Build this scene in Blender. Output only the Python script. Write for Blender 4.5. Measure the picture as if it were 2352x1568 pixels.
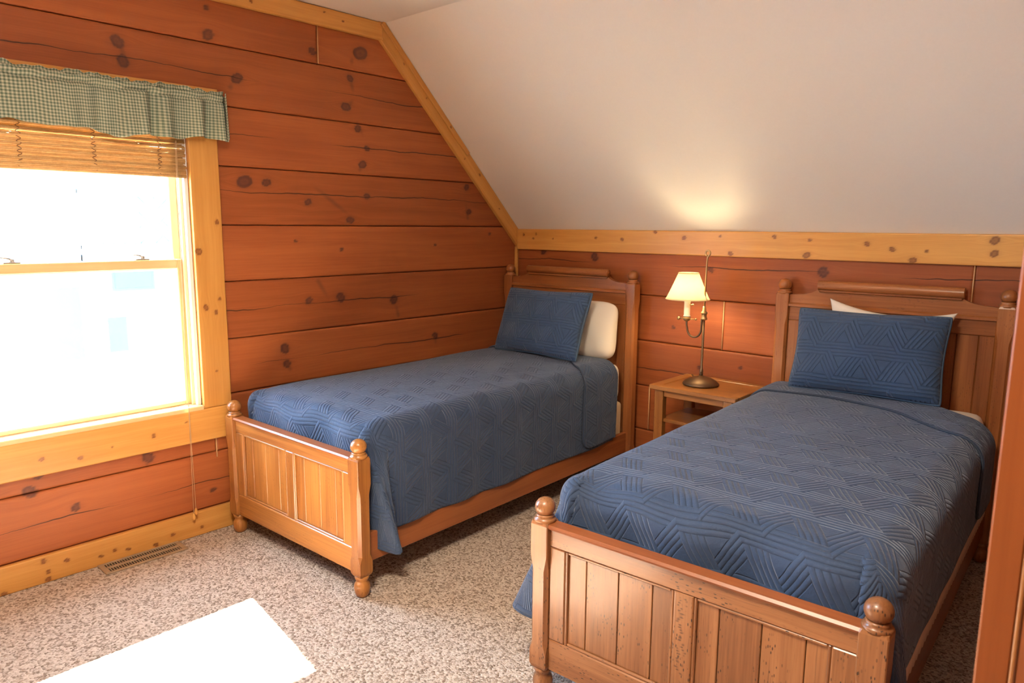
import bpy, math, random
import numpy as np
from mathutils import Vector, Matrix

random.seed(7); RNG = np.random.default_rng(7)
S = bpy.context.scene
for o in list(bpy.data.objects): bpy.data.objects.remove(o)
PI = math.pi

# ------------------------------------------------------------------ camera
cd = bpy.data.cameras.new('camera'); cam = bpy.data.objects.new('camera', cd); S.collection.objects.link(cam)
Rr = Vector((0.7391, 0.6735, 0.0077)); Ru = Vector((-0.1116, 0.1113, 0.9875)); Rf = Vector((-0.6643, 0.7307, -0.1574))
cam.matrix_world = Matrix(((Rr.x, Ru.x, -Rf.x, 3.6229), (Rr.y, Ru.y, -Rf.y, -4.0263), (Rr.z, Ru.z, -Rf.z, 1.6089), (0, 0, 0, 1)))
cd.sensor_width = 36; cd.lens = 36 * 1661.6 / 2352; cd.clip_start = 0.02
cd.dof.use_dof = True; cd.dof.focus_distance = 3.0; cd.dof.aperture_fstop = 4.5
S.camera = cam
# ------------------------------------------------------------------ view, sky, sun, added fill light, window portal
S.view_settings.view_transform = 'Standard'; S.view_settings.look = 'None'
S.view_settings.exposure = 0.42; S.view_settings.gamma = 1.0; S.view_settings.use_curve_mapping = False
W = bpy.data.worlds.new('sky'); S.world = W; W.use_nodes = True
bg = W.node_tree.nodes['Background']; bg.inputs[0].default_value = (0.42, 0.68, 1.0, 1); bg.inputs[1].default_value = 32.0
sd = bpy.data.lights.new('sun', 'SUN'); sun = bpy.data.objects.new('sun', sd); S.collection.objects.link(sun)
sd.energy = 300; sd.angle = 0.0093; sd.color = (1.0, 0.90, 0.76)
sun.rotation_euler = Vector((1, -0.153, -0.872)).to_track_quat('-Z', 'Y').to_euler()
ld = bpy.data.lights.new('fill_light', 'AREA'); fill_l = bpy.data.objects.new('fill_light', ld); S.collection.objects.link(fill_l)
ld.shape = 'DISK'; ld.size = 0.5; ld.energy = 95; ld.color = (1.0, 0.86, 0.66)  # added warm fill from the ceiling, unseen and without a fixture
fill_l.location = (2.6, -3.6, 2.66)
pd = bpy.data.lights.new('window_portal', 'AREA'); pl = bpy.data.objects.new('window_portal', pd); S.collection.objects.link(pl)
pd.shape = 'RECTANGLE'; pd.size = 1.0; pd.size_y = 1.55; pd.cycles.is_portal = True
pl.location = (-0.19, -2.9, 1.4); pl.rotation_euler = (0, -PI / 2, 0)

# ------------------------------------------------------------------ node helpers
class NT:
    def __init__(s, name):
        s.m = bpy.data.materials.new(name); s.m.use_nodes = True; s.t = s.m.node_tree; s.t.nodes.clear()
        s.out = s.t.nodes.new('ShaderNodeOutputMaterial')
    def n(s, ty, **kw):
        nd = s.t.nodes.new(ty)
        for k, v in kw.items(): setattr(nd, k, v)
        return nd
    def put(s, sock, v):
        if isinstance(v, bpy.types.NodeSocket): s.t.links.new(v, sock)
        else:
            if hasattr(sock.default_value, '__len__') and not hasattr(v, '__len__'): v = (v,) * len(sock.default_value)
            if hasattr(sock.default_value, '__len__') and len(v) == 3 and len(sock.default_value) == 4: v = (*v, 1)
            sock.default_value = v
    def math(s, op, a, b=0.0, c=0.0):
        nd = s.n('ShaderNodeMath', operation=op); s.put(nd.inputs[0], a); s.put(nd.inputs[1], b); s.put(nd.inputs[2], c); return nd.outputs[0]
    def vec(s, op, a, b=(0, 0, 0)):
        nd = s.n('ShaderNodeVectorMath', operation=op); s.put(nd.inputs[0], a); s.put(nd.inputs[1], b)
        return nd.outputs[1] if op in ('DOT_PRODUCT', 'LENGTH') else nd.outputs[0]
    def xyz(s, v):
        nd = s.n('ShaderNodeSeparateXYZ'); s.put(nd.inputs[0], v); return nd.outputs
    def attr(s, nm, vec=True):
        nd = s.n('ShaderNodeAttribute', attribute_name=nm); return nd.outputs['Vector'] if vec else nd.outputs['Fac']
    def noise(s, v, scale, detail=3, rough=0.55, dist=0.0):
        nd = s.n('ShaderNodeTexNoise'); s.put(nd.inputs['Vector'], v); nd.inputs['Scale'].default_value = scale
        nd.inputs['Detail'].default_value = detail; nd.inputs['Roughness'].default_value = rough; nd.inputs['Distortion'].default_value = dist
        return nd.outputs[0]
    def ramp(s, f, stops):
        nd = s.n('ShaderNodeValToRGB'); e = nd.color_ramp.elements
        while len(e) < len(stops): e.new(0.5)
        for k, (p, c) in enumerate(stops):
            e[k].position = p; e[k].color = (c, c, c, 1) if not hasattr(c, '__len__') else (*c, 1)
        s.put(nd.inputs[0], f); return nd.outputs[0]
    def mix(s, f, a, b, mode='MIX'):
        nd = s.n('ShaderNodeMix', data_type='RGBA', blend_type=mode); s.put(nd.inputs['Factor'], f)
        s.put(nd.inputs[6], a); s.put(nd.inputs[7], b); return nd.outputs[2]
    def smooth(s, x, a, b):
        nd = s.n('ShaderNodeMapRange', interpolation_type='SMOOTHSTEP'); s.put(nd.inputs[0], x)
        nd.inputs[1].default_value = a; nd.inputs[2].default_value = b; return nd.outputs[0]
    def bsdf(s, col, rough, bump=None, strength=0.3, dist=0.01, **kw):
        b = s.n('ShaderNodeBsdfPrincipled'); s.put(b.inputs['Base Color'], col); s.put(b.inputs['Roughness'], rough)
        for k, v in kw.items(): s.put(b.inputs[k.replace('_', ' ')], v)
        if bump is not None:
            bn = s.n('ShaderNodeBump'); bn.inputs['Strength'].default_value = strength; bn.inputs['Distance'].default_value = dist
            s.put(bn.inputs['Height'], bump); s.t.links.new(bn.outputs[0], b.inputs['Normal'])
        s.t.links.new(b.outputs[0], s.out.inputs[0]); return b

def wood(name, light, dark, knot, rough=0.4, streak=1.0, spec=0.4, specks=0.0, cracks=False, coat=0.0):
    """gc attribute = (along grain, across grain, depth) in metres; 'knot' attribute = painted knots"""
    t = NT(name); g = t.attr('gc'); kn = t.attr('knot', False)
    x, y, z = t.xyz(g)
    def st(kx, ky, kz):
        c = t.n('ShaderNodeCombineXYZ'); t.put(c.inputs[0], t.math('MULTIPLY', x, kx)); t.put(c.inputs[1], t.math('MULTIPLY', y, ky)); t.put(c.inputs[2], t.math('MULTIPLY', z, kz)); return c.outputs[0]
    a = t.noise(st(1.1, 26, 26), 1.0, 4, 0.6, 0.35)
    b = t.noise(st(4, 150, 150), 1.0, 3, 0.6)
    c = t.noise(st(1.2, 4, 4), 1.0, 2, 0.5)
    f = t.math('ADD', t.math('MULTIPLY', a, 0.55), t.math('ADD', t.math('MULTIPLY', b, 0.28), t.math('MULTIPLY', c, 0.45)))
    f = t.smooth(f, 0.64 - 0.24 * 1.0, 0.64 + 0.24)
    f = t.math('MULTIPLY_ADD', f, streak, (1 - streak) * 0.5)
    col = t.mix(f, dark, light)
    rnd = t.n('ShaderNodeObjectInfo').outputs['Random']
    col = t.mix(1.0, col, t.ramp(rnd, [(0.0, (0.84, 0.82, 0.80)), (1.0, (1.10, 1.13, 1.16))]), 'MULTIPLY')
    k2 = t.smooth(kn, 0.12, 0.75)
    col = t.mix(t.math('MULTIPLY', k2, 0.85), col, knot)
    h = t.math('MULTIPLY', b, 0.5)
    if specks > 0:
        v = t.n('ShaderNodeTexVoronoi'); t.put(v.inputs['Vector'], st(45, 130, 130)); v.inputs['Scale'].default_value = 1.0
        area = t.smooth(t.noise(st(6, 14, 14), 1.0, 2), 0.46, 0.62)
        sp = t.math('MULTIPLY', t.math('LESS_THAN', v.outputs['Distance'], 0.23), t.math('MULTIPLY', area, specks))
        pores = t.math('MULTIPLY', t.smooth(t.noise(st(7, 330, 330), 1.0, 2), 0.60, 0.72), 0.40 * specks)
        col = t.mix(t.math('MAXIMUM', sp, pores), col, knot)
    if cracks:
        w = t.attr('crack', False)
        wob = t.math('MULTIPLY', t.math('SUBTRACT', t.noise(st(2.2, 0, 1), 1.0, 4, 0.6), 0.5), 0.055)
        d = t.math('ABSOLUTE', t.math('ADD', w, wob))
        wd = t.math('MULTIPLY', t.smooth(t.noise(st(1.3, 0, 3), 1.0, 1), 0.38, 0.6), 0.0032)
        ck = t.math('LESS_THAN', d, wd)
        col = t.mix(t.math('MULTIPLY', ck, 0.8), col, tuple(v * 0.25 for v in knot))
        h = t.math('SUBTRACT', h, t.math('MULTIPLY', ck, 3.0))
    t.bsdf(col, t.math('MULTIPLY_ADD', a, 0.12, rough - 0.06), h, 0.25, 0.002, Specular_IOR_Level=spec, Coat_Weight=coat, Coat_Roughness=0.15)
    return t.m

LOG = wood('stained_log', (0.335, 0.096, 0.0275), (0.225, 0.054, 0.0150), (0.055, 0.018, 0.015), 0.52, 0.9, 0.28, cracks=True)
PINE = wood('varnished_pine', (0.72, 0.38, 0.102), (0.50, 0.215, 0.046), (0.13, 0.032, 0.012), 0.36, 0.75, 0.4)
SASHW = wood('flare_washed_pine', (0.84, 0.58, 0.31), (0.66, 0.40, 0.17), (0.13, 0.032, 0.012), 0.36, 0.6, 0.4)  # window pine, with washed-out glare put into its colour
OAK = wood('honey_oak', (0.43, 0.180, 0.042), (0.19, 0.062, 0.014), (0.045, 0.018, 0.009), 0.33, 1.0, 0.45, specks=0.35, coat=0.12)
WORN = wood('worn_oak', (0.32, 0.140, 0.053), (0.150, 0.054, 0.018), (0.03, 0.014, 0.009), 0.38, 1.0, 0.45, specks=1.0, coat=0.15)
OAKD = wood('dark_oak', (0.40, 0.145, 0.042), (0.20, 0.060, 0.016), (0.04, 0.016, 0.008), 0.36, 0.9, 0.45, specks=0.35, coat=0.1)
RAILW = wood('cherry_rail', (0.33, 0.105, 0.030), (0.17, 0.046, 0.013), (0.05, 0.018, 0.009), 0.36, 0.8, 0.45)
JAMBW = wood('orange_jamb', (0.21, 0.058, 0.0115), (0.15, 0.036, 0.007), (0.1, 0.03, 0.01), 0.4, 0.7, 0.3)
CASEB = wood('brown_door', (0.27, 0.085, 0.028), (0.16, 0.045, 0.014), (0.1, 0.03, 0.01), 0.4, 0.7, 0.3)
LATH = wood('bamboo', (0.76, 0.52, 0.25), (0.50, 0.30, 0.12), (0.1, 0.03, 0.01), 0.5, 0.9, 0.3)

def plain(name, col, rough=0.6, bump=0.0, bscale=200, **kw):
    t = NT(name); c = t.n('ShaderNodeTexCoord').outputs['Object']
    nz = t.noise(c, bscale, 3)
    t.bsdf(t.mix(t.math('MULTIPLY', nz, 0.12), col, tuple(v * 0.7 for v in col)), rough, nz, bump, 0.002, **kw); return t.m
def translucent(m, f):
    nt = m.node_tree; out = [n for n in nt.nodes if n.type == 'OUTPUT_MATERIAL'][0]; b = [n for n in nt.nodes if n.type == 'BSDF_PRINCIPLED'][0]
    tr = nt.nodes.new('ShaderNodeBsdfTranslucent'); mx = nt.nodes.new('ShaderNodeMixShader'); mx.inputs[0].default_value = f
    c = b.inputs['Base Color'].links[0].from_socket; nt.links.new(c, tr.inputs[0])
    nt.links.new(b.outputs[0], mx.inputs[1]); nt.links.new(tr.outputs[0], mx.inputs[2]); nt.links.new(mx.outputs[0], out.inputs[0])
translucent(LATH, 0.10)
PAINT = plain('cream_drywall', (0.905, 0.875, 0.80), 0.75, 0.06, 90)
SHEET = plain('white_cotton', (0.83, 0.76, 0.66), 0.85, 0.9, 16)
TICK = plain('ivory_ticking', (0.72, 0.58, 0.40), 0.85, 0.3, 300)
CAULK = plain('pale_caulk', (0.62, 0.36, 0.17), 0.6)
BLACK = plain('dark_gap', (0.02, 0.016, 0.013), 0.8)
BRONZE = plain('aged_bronze', (0.16, 0.10, 0.055), 0.42, 0.05, 60, Metallic=0.75)
BRASS = plain('worn_brass', (0.50, 0.33, 0.14), 0.36, 0.05, 60, Metallic=0.8)
VENTM = plain('brown_register', (0.30, 0.20, 0.12), 0.5)
STEEL = plain('grey_metal', (0.35, 0.34, 0.33), 0.4, 0.0, 60, Metallic=0.7)
CORDM = plain('tan_cord', (0.62, 0.42, 0.24), 0.8)
DARKCORD = plain('brown_stitch', (0.16, 0.09, 0.05), 0.8)
CANDLE = plain('ivory_sleeve', (0.9, 0.82, 0.66), 0.5)
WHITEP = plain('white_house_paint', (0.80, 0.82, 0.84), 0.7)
GREYP = plain('grey_house_paint', (0.036, 0.041, 0.046), 0.7)
BLUEP = plain('blue_door_paint', (0.026, 0.038, 0.046), 0.6)
GROUNDM = plain('pale_gravel', (0.62, 0.60, 0.56), 0.9, 0.3, 8)

def quilt_mat(name, col):
    t = NT(name); q = t.attr('quv'); H = 0.19 * math.sqrt(3) / 2
    wob = t.n('ShaderNodeTexNoise'); t.put(wob.inputs['Vector'], q); wob.inputs['Scale'].default_value = 7
    qq = t.vec('ADD', q, t.vec('SCALE', t.vec('SUBTRACT', wob.outputs['Color'], (0.5, 0.5, 0.5))))
    qq.node.inputs[1].links[0].from_node.inputs[3].default_value = 0.012
    fs = []
    for k in range(3):
        a = math.radians(90 + 60 * k)
        d = t.math('DIVIDE', t.vec('DOT_PRODUCT', qq, (math.cos(a), math.sin(a), 0)), H)
        fs.append(t.math('PINGPONG', d, 0.5))
    wb = 0.205
    on = [t.math('LESS_THAN', f, wb) for f in fs]
    puff = 0.0; band = 0.0
    for k in range(3):      # bands of parallel channels, each running under the next one at the crossings
        use = t.math('MULTIPLY', on[k], t.math('SUBTRACT', 1.0, on[(k + 2) % 3]))
        if k == 0: use = t.math('MAXIMUM', use, t.math('MULTIPLY', on[0], t.math('MULTIPLY', on[1], on[2])))
        pf = t.math('POWER', t.math('ABSOLUTE', t.math('SINE', t.math('MULTIPLY', fs[k], PI * 2 / wb))), 0.45)
        puff = t.math('MULTIPLY_ADD', use, pf, puff); band = t.math('MAXIMUM', band, use)
    fm = t.math('MINIMUM', t.math('MINIMUM', fs[0], fs[1]), fs[2])
    mid = t.math('MULTIPLY', t.smooth(fm, wb, wb + 0.02), 0.8)
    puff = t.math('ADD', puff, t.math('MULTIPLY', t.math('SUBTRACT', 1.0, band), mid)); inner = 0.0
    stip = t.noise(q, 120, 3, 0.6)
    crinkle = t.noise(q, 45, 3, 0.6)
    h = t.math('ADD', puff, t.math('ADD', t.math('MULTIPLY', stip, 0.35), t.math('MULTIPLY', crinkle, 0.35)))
    c = t.mix(t.math('MULTIPLY', t.math('SUBTRACT', 1.0, puff), 0.45), col, tuple(v * 0.55 for v in col))  # grooves darkened in the colour: painted crease shade plus dark seam thread
    c = t.mix(t.math('MULTIPLY', t.noise(q, 3, 3), 0.35), c, tuple(v * 1.25 for v in col))
    t.bsdf(c, 0.72, h, 0.75, 0.0055, Sheen_Weight=0.25, Sheen_Roughness=0.45, Sheen_Tint=(0.75, 0.83, 1.0), Specular_IOR_Level=0.25)
    return t.m
QCOL = (0.025, 0.045, 0.094)
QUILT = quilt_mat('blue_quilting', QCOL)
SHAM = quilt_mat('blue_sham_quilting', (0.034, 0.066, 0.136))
BIND = plain('blue_binding', (0.022, 0.034, 0.062), 0.75, 0.3, 300)

def gingham():
    t = NT('green_gingham'); q = t.attr('quv'); x, y, _ = t.xyz(q); P = 0.0135
    def stripe(v):
        return t.math('GREATER_THAN', t.math('FRACT', t.math('DIVIDE', v, P)), 0.5)
    s = t.math('MULTIPLY', t.math('ADD', stripe(x), stripe(y)), 0.5)
    col = t.ramp(s, [(0.0, (0.54, 0.54, 0.42)), (0.5, (0.275, 0.315, 0.235)), (1.0, (0.09, 0.14, 0.10))])
    b = t.bsdf(col, 0.85, t.noise(q, 500, 2), 0.2, 0.001)
    tr = t.n('ShaderNodeBsdfTranslucent'); t.put(tr.inputs[0], col); mx = t.n('ShaderNodeMixShader'); mx.inputs[0].default_value = 0.2
    t.t.links.new(b.outputs[0], mx.inputs[1]); t.t.links.new(tr.outputs[0], mx.inputs[2]); t.t.links.new(mx.outputs[0], t.out.inputs[0])
    return t.m
GING = gingham()

def shade_mat():
    t = NT('ivory_shade'); c = t.n('ShaderNodeTexCoord').outputs['Object']
    d = t.n('ShaderNodeBsdfDiffuse'); d.inputs[0].default_value = (0.9, 0.82, 0.66, 1)
    tr = t.n('ShaderNodeBsdfTranslucent'); t.put(tr.inputs[0], t.mix(t.noise(c, 60, 2), (0.95, 0.86, 0.68), (0.85, 0.76, 0.6)))
    mx = t.n('ShaderNodeMixShader'); mx.inputs[0].default_value = 0.78
    t.t.links.new(d.outputs[0], mx.inputs[1]); t.t.links.new(tr.outputs[0], mx.inputs[2]); t.t.links.new(mx.outputs[0], t.out.inputs[0]); return t.m
SHADE = shade_mat()
def bulb_mat():
    t = NT('lit_bulb'); e = t.n('ShaderNodeEmission'); e.inputs[0].default_value = (1, 0.77, 0.44, 1); e.inputs[1].default_value = 270
    t.t.links.new(e.outputs[0], t.out.inputs[0]); return t.m
BULB = bulb_mat()
def glass_mat():
    t = NT('window_glass'); a = t.n('ShaderNodeBsdfTransparent'); a.inputs[0].default_value = (0.96, 0.98, 0.98, 1)
    g = t.n('ShaderNodeBsdfGlossy'); g.inputs['Roughness'].default_value = 0.02
    fr = t.n('ShaderNodeFresnel'); fr.inputs[0].default_value = 1.45
    mx = t.n('ShaderNodeMixShader'); t.put(mx.inputs[0], t.math('MULTIPLY', fr.outputs[0], 0.6))
    t.t.links.new(a.outputs[0], mx.inputs[1]); t.t.links.new(g.outputs[0], mx.inputs[2]); t.t.links.new(mx.outputs[0], t.out.inputs[0]); return t.m
GLASS = glass_mat()
def carpet_mat():
    t = NT('speckled_carpet'); c = t.n('ShaderNodeTexCoord').outputs['Object']
    v = t.n('ShaderNodeTexVoronoi'); t.put(v.inputs['Vector'], c); v.inputs['Scale'].default_value = 120
    fl = t.xyz(v.outputs['Color'])[0]
    n1 = t.noise(c, 170, 3, 0.7); n2 = t.noise(c, 5, 2)
    col = t.ramp(t.math('ADD', t.math('MULTIPLY', fl, 0.55), t.math('MULTIPLY', n1, 0.45)),
                 [(0.22, (0.20, 0.14, 0.105)), (0.38, (0.40, 0.305, 0.24)), (0.52, (0.56, 0.45, 0.37)), (0.80, (0.70, 0.59, 0.50))])
    col = t.mix(t.math('MULTIPLY', n2, 0.15), col, (0.40, 0.31, 0.24))
    h = t.math('ADD', t.math('MULTIPLY', v.outputs['Distance'], -1.0), n1)
    t.bsdf(col, 0.95, h, 0.9, 0.008, Specular_IOR_Level=0.1); return t.m
CARPET = carpet_mat()

# ------------------------------------------------------------------ mesh helpers
class MB:
    """collects shapes into one mesh; gc holds grain coordinates"""
    def __init__(s): s.v = []; s.f = []; s.sm = []; s.g = []; s.extra = {}
    def add(s, V, F, axis=0, smooth=False, G=None):
        V = np.asarray(V, float); b = len(s.v)
        s.v += V.tolist(); s.f += [[b + i for i in f] for f in F]; s.sm += [smooth] * len(F)
        if G is None:
            off = RNG.random(3) * 40
            G = V[:, [axis, (axis + 1) % 3, (axis + 2) % 3]] + off
        s.g += np.asarray(G, float).tolist(); return s
    def box(s, lo, hi, axis=0, bev=0.003):
        lo = np.minimum(lo, hi).astype(float); hi = np.maximum(np.array(lo), np.array(hi, float)) if False else np.maximum(lo, np.array(hi, float))
        d = hi - lo; b = min(bev, d.min() * 0.3)
        if b <= 0:
            V = [(x, y, z) for x in (lo[0], hi[0]) for y in (lo[1], hi[1]) for z in (lo[2], hi[2])]
            return s.add(V, [(0, 1, 3, 2), (4, 6, 7, 5), (0, 4, 5, 1), (2, 3, 7, 6), (0, 2, 6, 4), (1, 5, 7, 3)], axis)
        V = []; idx = {}
        for i in range(8):
            sg = [(i >> k) & 1 for k in range(3)]
            for k in range(3):   # vertex lying on the face of axis k
                p = [hi[j] - b if sg[j] else lo[j] + b for j in range(3)]; p[k] = hi[k] if sg[k] else lo[k]
                idx[(i, k)] = len(V); V.append(p)
        F = []
        for k in range(3):
            a, c = (k + 1) % 3, (k + 2) % 3
            for sgn in (0, 1):
                q = [sgn << k, (sgn << k) | (1 << a), (sgn << k) | (1 << a) | (1 << c), (sgn << k) | (1 << c)]
                f = [idx[(i, k)] for i in q]; F.append(f if sgn else f[::-1])
            for s1 in (0, 1):
                for s2 in (0, 1):
                    i0 = (s1 << a) | (s2 << c); i1 = i0 | (1 << k)
                    f = [idx[(i0, a)], idx[(i1, a)], idx[(i1, c)], idx[(i0, c)]]; F.append(f if s1 != s2 else f[::-1])
        for i in range(8):
            f = [idx[(i, 0)], idx[(i, 1)], idx[(i, 2)]]; F.append(f if bin(i).count('1') % 2 else f[::-1])
        return s.add(V, F, axis)
    def grid(s, P, smooth=True, G=None, closeu=False, flip=False):
        n, m = P.shape[:2]; F = []
        for i in range(n if closeu else n - 1):
            for j in range(m - 1):
                a = [i * m + j, ((i + 1) % n) * m + j, ((i + 1) % n) * m + j + 1, i * m + j + 1]; F.append(a[::-1] if flip else a)
        return s.add(P.reshape(-1, 3), F, 0, smooth, None if G is None else G.reshape(-1, 3))
    def lathe(s, prof, c=(0, 0, 0), seg=28, axis=2):
        """prof: (radius, height) bottom to top"""
        c = np.array(c, float); a = np.linspace(0, 2 * PI, seg, endpoint=False)
        P = np.array([[(r * math.cos(t), r * math.sin(t), h) for r, h in prof] for t in a]) + c
        n, m = seg, len(prof); F = [(i * m + j, ((i + 1) % n) * m + j, ((i + 1) % n) * m + j + 1, i * m + j + 1) for i in range(n) for j in range(m - 1)]
        V = P.reshape(-1, 3); F = list(F)
        if prof[0][0] > 1e-4: F.append([i * m for i in range(n)][::-1])
        if prof[-1][0] > 1e-4: F.append([i * m + m - 1 for i in range(n)])
        off = RNG.random(3) * 40
        G = V[:, [2, 0, 1]] + off
        return s.add(V, F, 2, True, G)
    def tube(s, pts, r, seg=10, cap=True):
        pts = np.array(pts, float); n = len(pts); r = np.broadcast_to(np.array(r, float), (n,))
        T = np.gradient(pts, axis=0); T /= np.linalg.norm(T, axis=1)[:, None] + 1e-12
        up = np.array([0, 0, 1.0]) if abs(T[0][2]) < 0.9 else np.array([1.0, 0, 0]); R = []
        for k in range(n):
            x = np.cross(up, T[k]); x /= np.linalg.norm(x) + 1e-12; y = np.cross(T[k], x); up = y
            R.append([pts[k] + r[k] * (math.cos(t) * x + math.sin(t) * y) for t in np.linspace(0, 2 * PI, seg, endpoint=False)])
        P = np.array(R); F = [(k * seg + j, k * seg + (j + 1) % seg, (k + 1) * seg + (j + 1) % seg, (k + 1) * seg + j) for k in range(n - 1) for j in range(seg)]
        if cap: F.append(list(range(seg))[::-1]); F.append([(n - 1) * seg + j for j in range(seg)])
        L = np.concatenate([[0], np.cumsum(np.linalg.norm(np.diff(pts, axis=0), axis=1))])
        V = P.reshape(-1, 3); G = np.stack([np.repeat(L, seg), V[:, 1], V[:, 2]], 1) + RNG.random(3) * 40
        return s.add(V, F, 0, True, G)
    def prism(s, poly, h0, h1, plane='xz', axis=0):
        """polygon (2-D, counter-clockwise) extruded; plane xz -> along y, yz -> along x, xy -> along z"""
        def mk(p, h): return {'xz': (p[0], h, p[1]), 'yz': (h, p[0], p[1]), 'xy': (p[0], p[1], h)}[plane]
        n = len(poly); V = [mk(p, h0) for p in poly] + [mk(p, h1) for p in poly]
        F = [list(range(n))[::-1], list(range(n, 2 * n))] + [(i, (i + 1) % n, n + (i + 1) % n, n + i) for i in range(n)]
        return s.add(V, F, axis)
    def build(s, name, mat, parent=None, attrs=None, edge_fix=True):
        me = bpy.data.meshes.new(name); me.from_pydata(s.v, [], s.f); me.update()
        a = me.attributes.new('gc', 'FLOAT_VECTOR', 'POINT'); a.data.foreach_set('vector', np.array(s.g, np.float32).ravel())
        if attrs:
            for k, arr in attrs.items():
                arr = np.asarray(arr, np.float32)
                at = me.attributes.new(k, 'FLOAT_VECTOR' if arr.ndim == 2 else 'FLOAT', 'POINT')
                at.data.foreach_set('vector' if arr.ndim == 2 else 'value', arr.ravel())
        me.polygons.foreach_set('use_smooth', s.sm)
        if edge_fix:
            import bmesh
            bm = bmesh.new(); bm.from_mesh(me); bmesh.ops.recalc_face_normals(bm, faces=bm.faces); bm.to_mesh(me); bm.free()
        me.materials.append(mat)
        o = bpy.data.objects.new(name, me); S.collection.objects.link(o)
        if parent is not None: o.parent = parent
        return o

def empty(name, loc=(0, 0, 0), rz=0.0):
    o = bpy.data.objects.new(name, None); S.collection.objects.link(o); o.location = loc; o.rotation_euler = (0, 0, rz); o.empty_display_size = 0.1; return o
def tag(o, label, cat, group=None):
    o['label'] = label; o['category'] = cat
    if group: o['group'] = group
    return o
def struct(o): o['kind'] = 'structure'; return o

# ------------------------------------------------------------------ room constants
ZK, ZC, YC = 1.5885, 2.7867, 1.2029            # knee wall top, ceiling, where the slope meets it
ROOM_Y, ROOM_X, STUB_X, STUB_Y = -5.3, 5.3, 3.455, -2.70
def yslope(z): return -max(0.0, (z - ZK)) * YC / (ZC - ZK)

floor = struct(MB().box((-0.16, ROOM_Y - 0.1, -0.06), (ROOM_X + 0.1, 0.14, 0.0), 0, 0).build('floor', CARPET))
m = MB()
m.prism([(-YC, ZC), (-YC, ZC + 0.08), (ROOM_Y - 0.1, ZC + 0.08), (ROOM_Y - 0.1, ZC)], -0.16, ROOM_X + 0.1, 'yz')
m.prism([(0.03, ZK - 0.03), (0.14, ZK - 0.03), (0.14, ZK + 0.05), (-YC + 0.03, ZC + 0.08), (-YC, ZC + 0.08), (-YC, ZC)], -0.16, ROOM_X + 0.1, 'yz')
ceiling = struct(m.build('ceiling', PAINT))

# knots painted on dense faces: (along, across, size)
GK = [(-2.271, 2.648, 1), (-2.272, 2.523, 2), (-1.686, 2.547, 1.5), (-1.366, 2.592, 3), (-2.132, 2.339, 2), (-2.694, 2.415, 2), (-2.676, 2.334, 2), (-1.441, 2.441, 1.5), (-1.476, 2.28, 2), (-1.398, 2.167, 1.6), (-1.336, 2.058, 1.2), (-1.37, 1.962, 1.8), (-2.119, 1.827, 2.6), (-1.994, 1.828, 1.6), (-1.747, 1.733, 1.4), (-1.344, 1.778, 1.4), (-0.512, 1.868, 1.5), (-0.492, 1.702, 1.5), (-1.833, 1.516, 0.6), (-1.534, 1.465, 0.8), (-0.801, 1.483, 0.6), (-0.285, 1.553, 0.8), (-1.764, 1.181, 1.5), (-1.55, 1.184, 2), (-1.154, 1.144, 2), (-1.927, 0.923, 2), (-1.918, 0.835, 1.6), (-0.809, 0.878, 1.6), (-1.467, 1.637, 1.6), (-3.157, 0.512, 2), (-3.2, 0.433, 2), (-2.695, 0.473, 2), (-3.025, 0.311, 1.4), (-2.381, 0.219, 1)]
GS = [(-2.70, 2.45, -2.66, 2.33), (-1.45, 2.47, -1.42, 2.36), (-1.42, 2.33, -1.50, 2.24), (-1.40, 2.2, -1.33, 2.07), (-1.33, 2.06, -1.39, 1.93), (-1.75, 1.85, -1.42, 1.63), (-1.70, 1.29, -1.55, 1.05), (-1.18, 1.27, -1.12, 1.04), (-1.96, 0.97, -1.9, 0.80), (-0.82, 0.95, -0.80, 0.80), (-1.42, 2.56, -1.44, 2.50), (-2.70, 0.5, -2.70, 0.40), (-3.14, 0.56, -3.22, 0.43), (-2.13, 2.37, -2.17, 2.29), (-0.55, 1.9, -0.50, 1.66)]
KK = [(0.257, 1.428, 1.5), (0.711, 1.406, 2), (1.57, 1.358, 1.3), (2.227, 1.376, 2), (1.331, 0.985, 0.8), (1.525, 0.752, 1), (1.792, 0.789, 0.8)]
KT = [(0.09, 1.548, 0.8), (0.209, 1.554, 0.7), (0.184, 1.522, 0.7), (0.366, 1.522, 0.5), (0.737, 1.536, 0.8), (0.946, 1.528, 1), (1.191, 1.58, 1), (1.395, 1.545, 1.2), (1.632, 1.559, 0.7), (1.702, 1.46, 1.2), (1.958, 1.561, 1), (2.154, 1.547, 0.8), (2.143, 1.465, 1.6), (2.445, 1.533, 1.2), (2.566, 1.508, 1.2), (2.664, 1.457, 1.4), (2.723, 1.502, 0.7), (2.999, 1.56, 1.7), (3.003, 1.5, 1.5)]
CT = [(-2.292, 1.617, 1), (-2.394, 1.472, 1.5), (-2.374, 1.19, 1.2), (-2.323, 1.162, 1), (-2.299, 1.227, 0.8), (-2.336, 0.858, 0.6)]
AP = [(-3.15, 0.579, 0.9), (-2.997, 0.548, 0.9), (-2.672, 0.583, 1), (-2.862, 0.57, 0.5), (-2.509, 0.62, 0.6)]
BBK = [(-3.163, 0.049, 0.9), (-3.085, 0.077, 0.9), (-2.882, 0.058, 0.8), (-2.823, 0.043, 0.8), (-2.693, 0.021, 1), (-2.609, 0.047, 0.8), (-2.459, 0.042, 0.7), (-2.944, 0.048, 0.8), (-3.335, 0.006, 1.2), (-3.166, 0.015, 1), (-3.178, 0.105, 1)]

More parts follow.
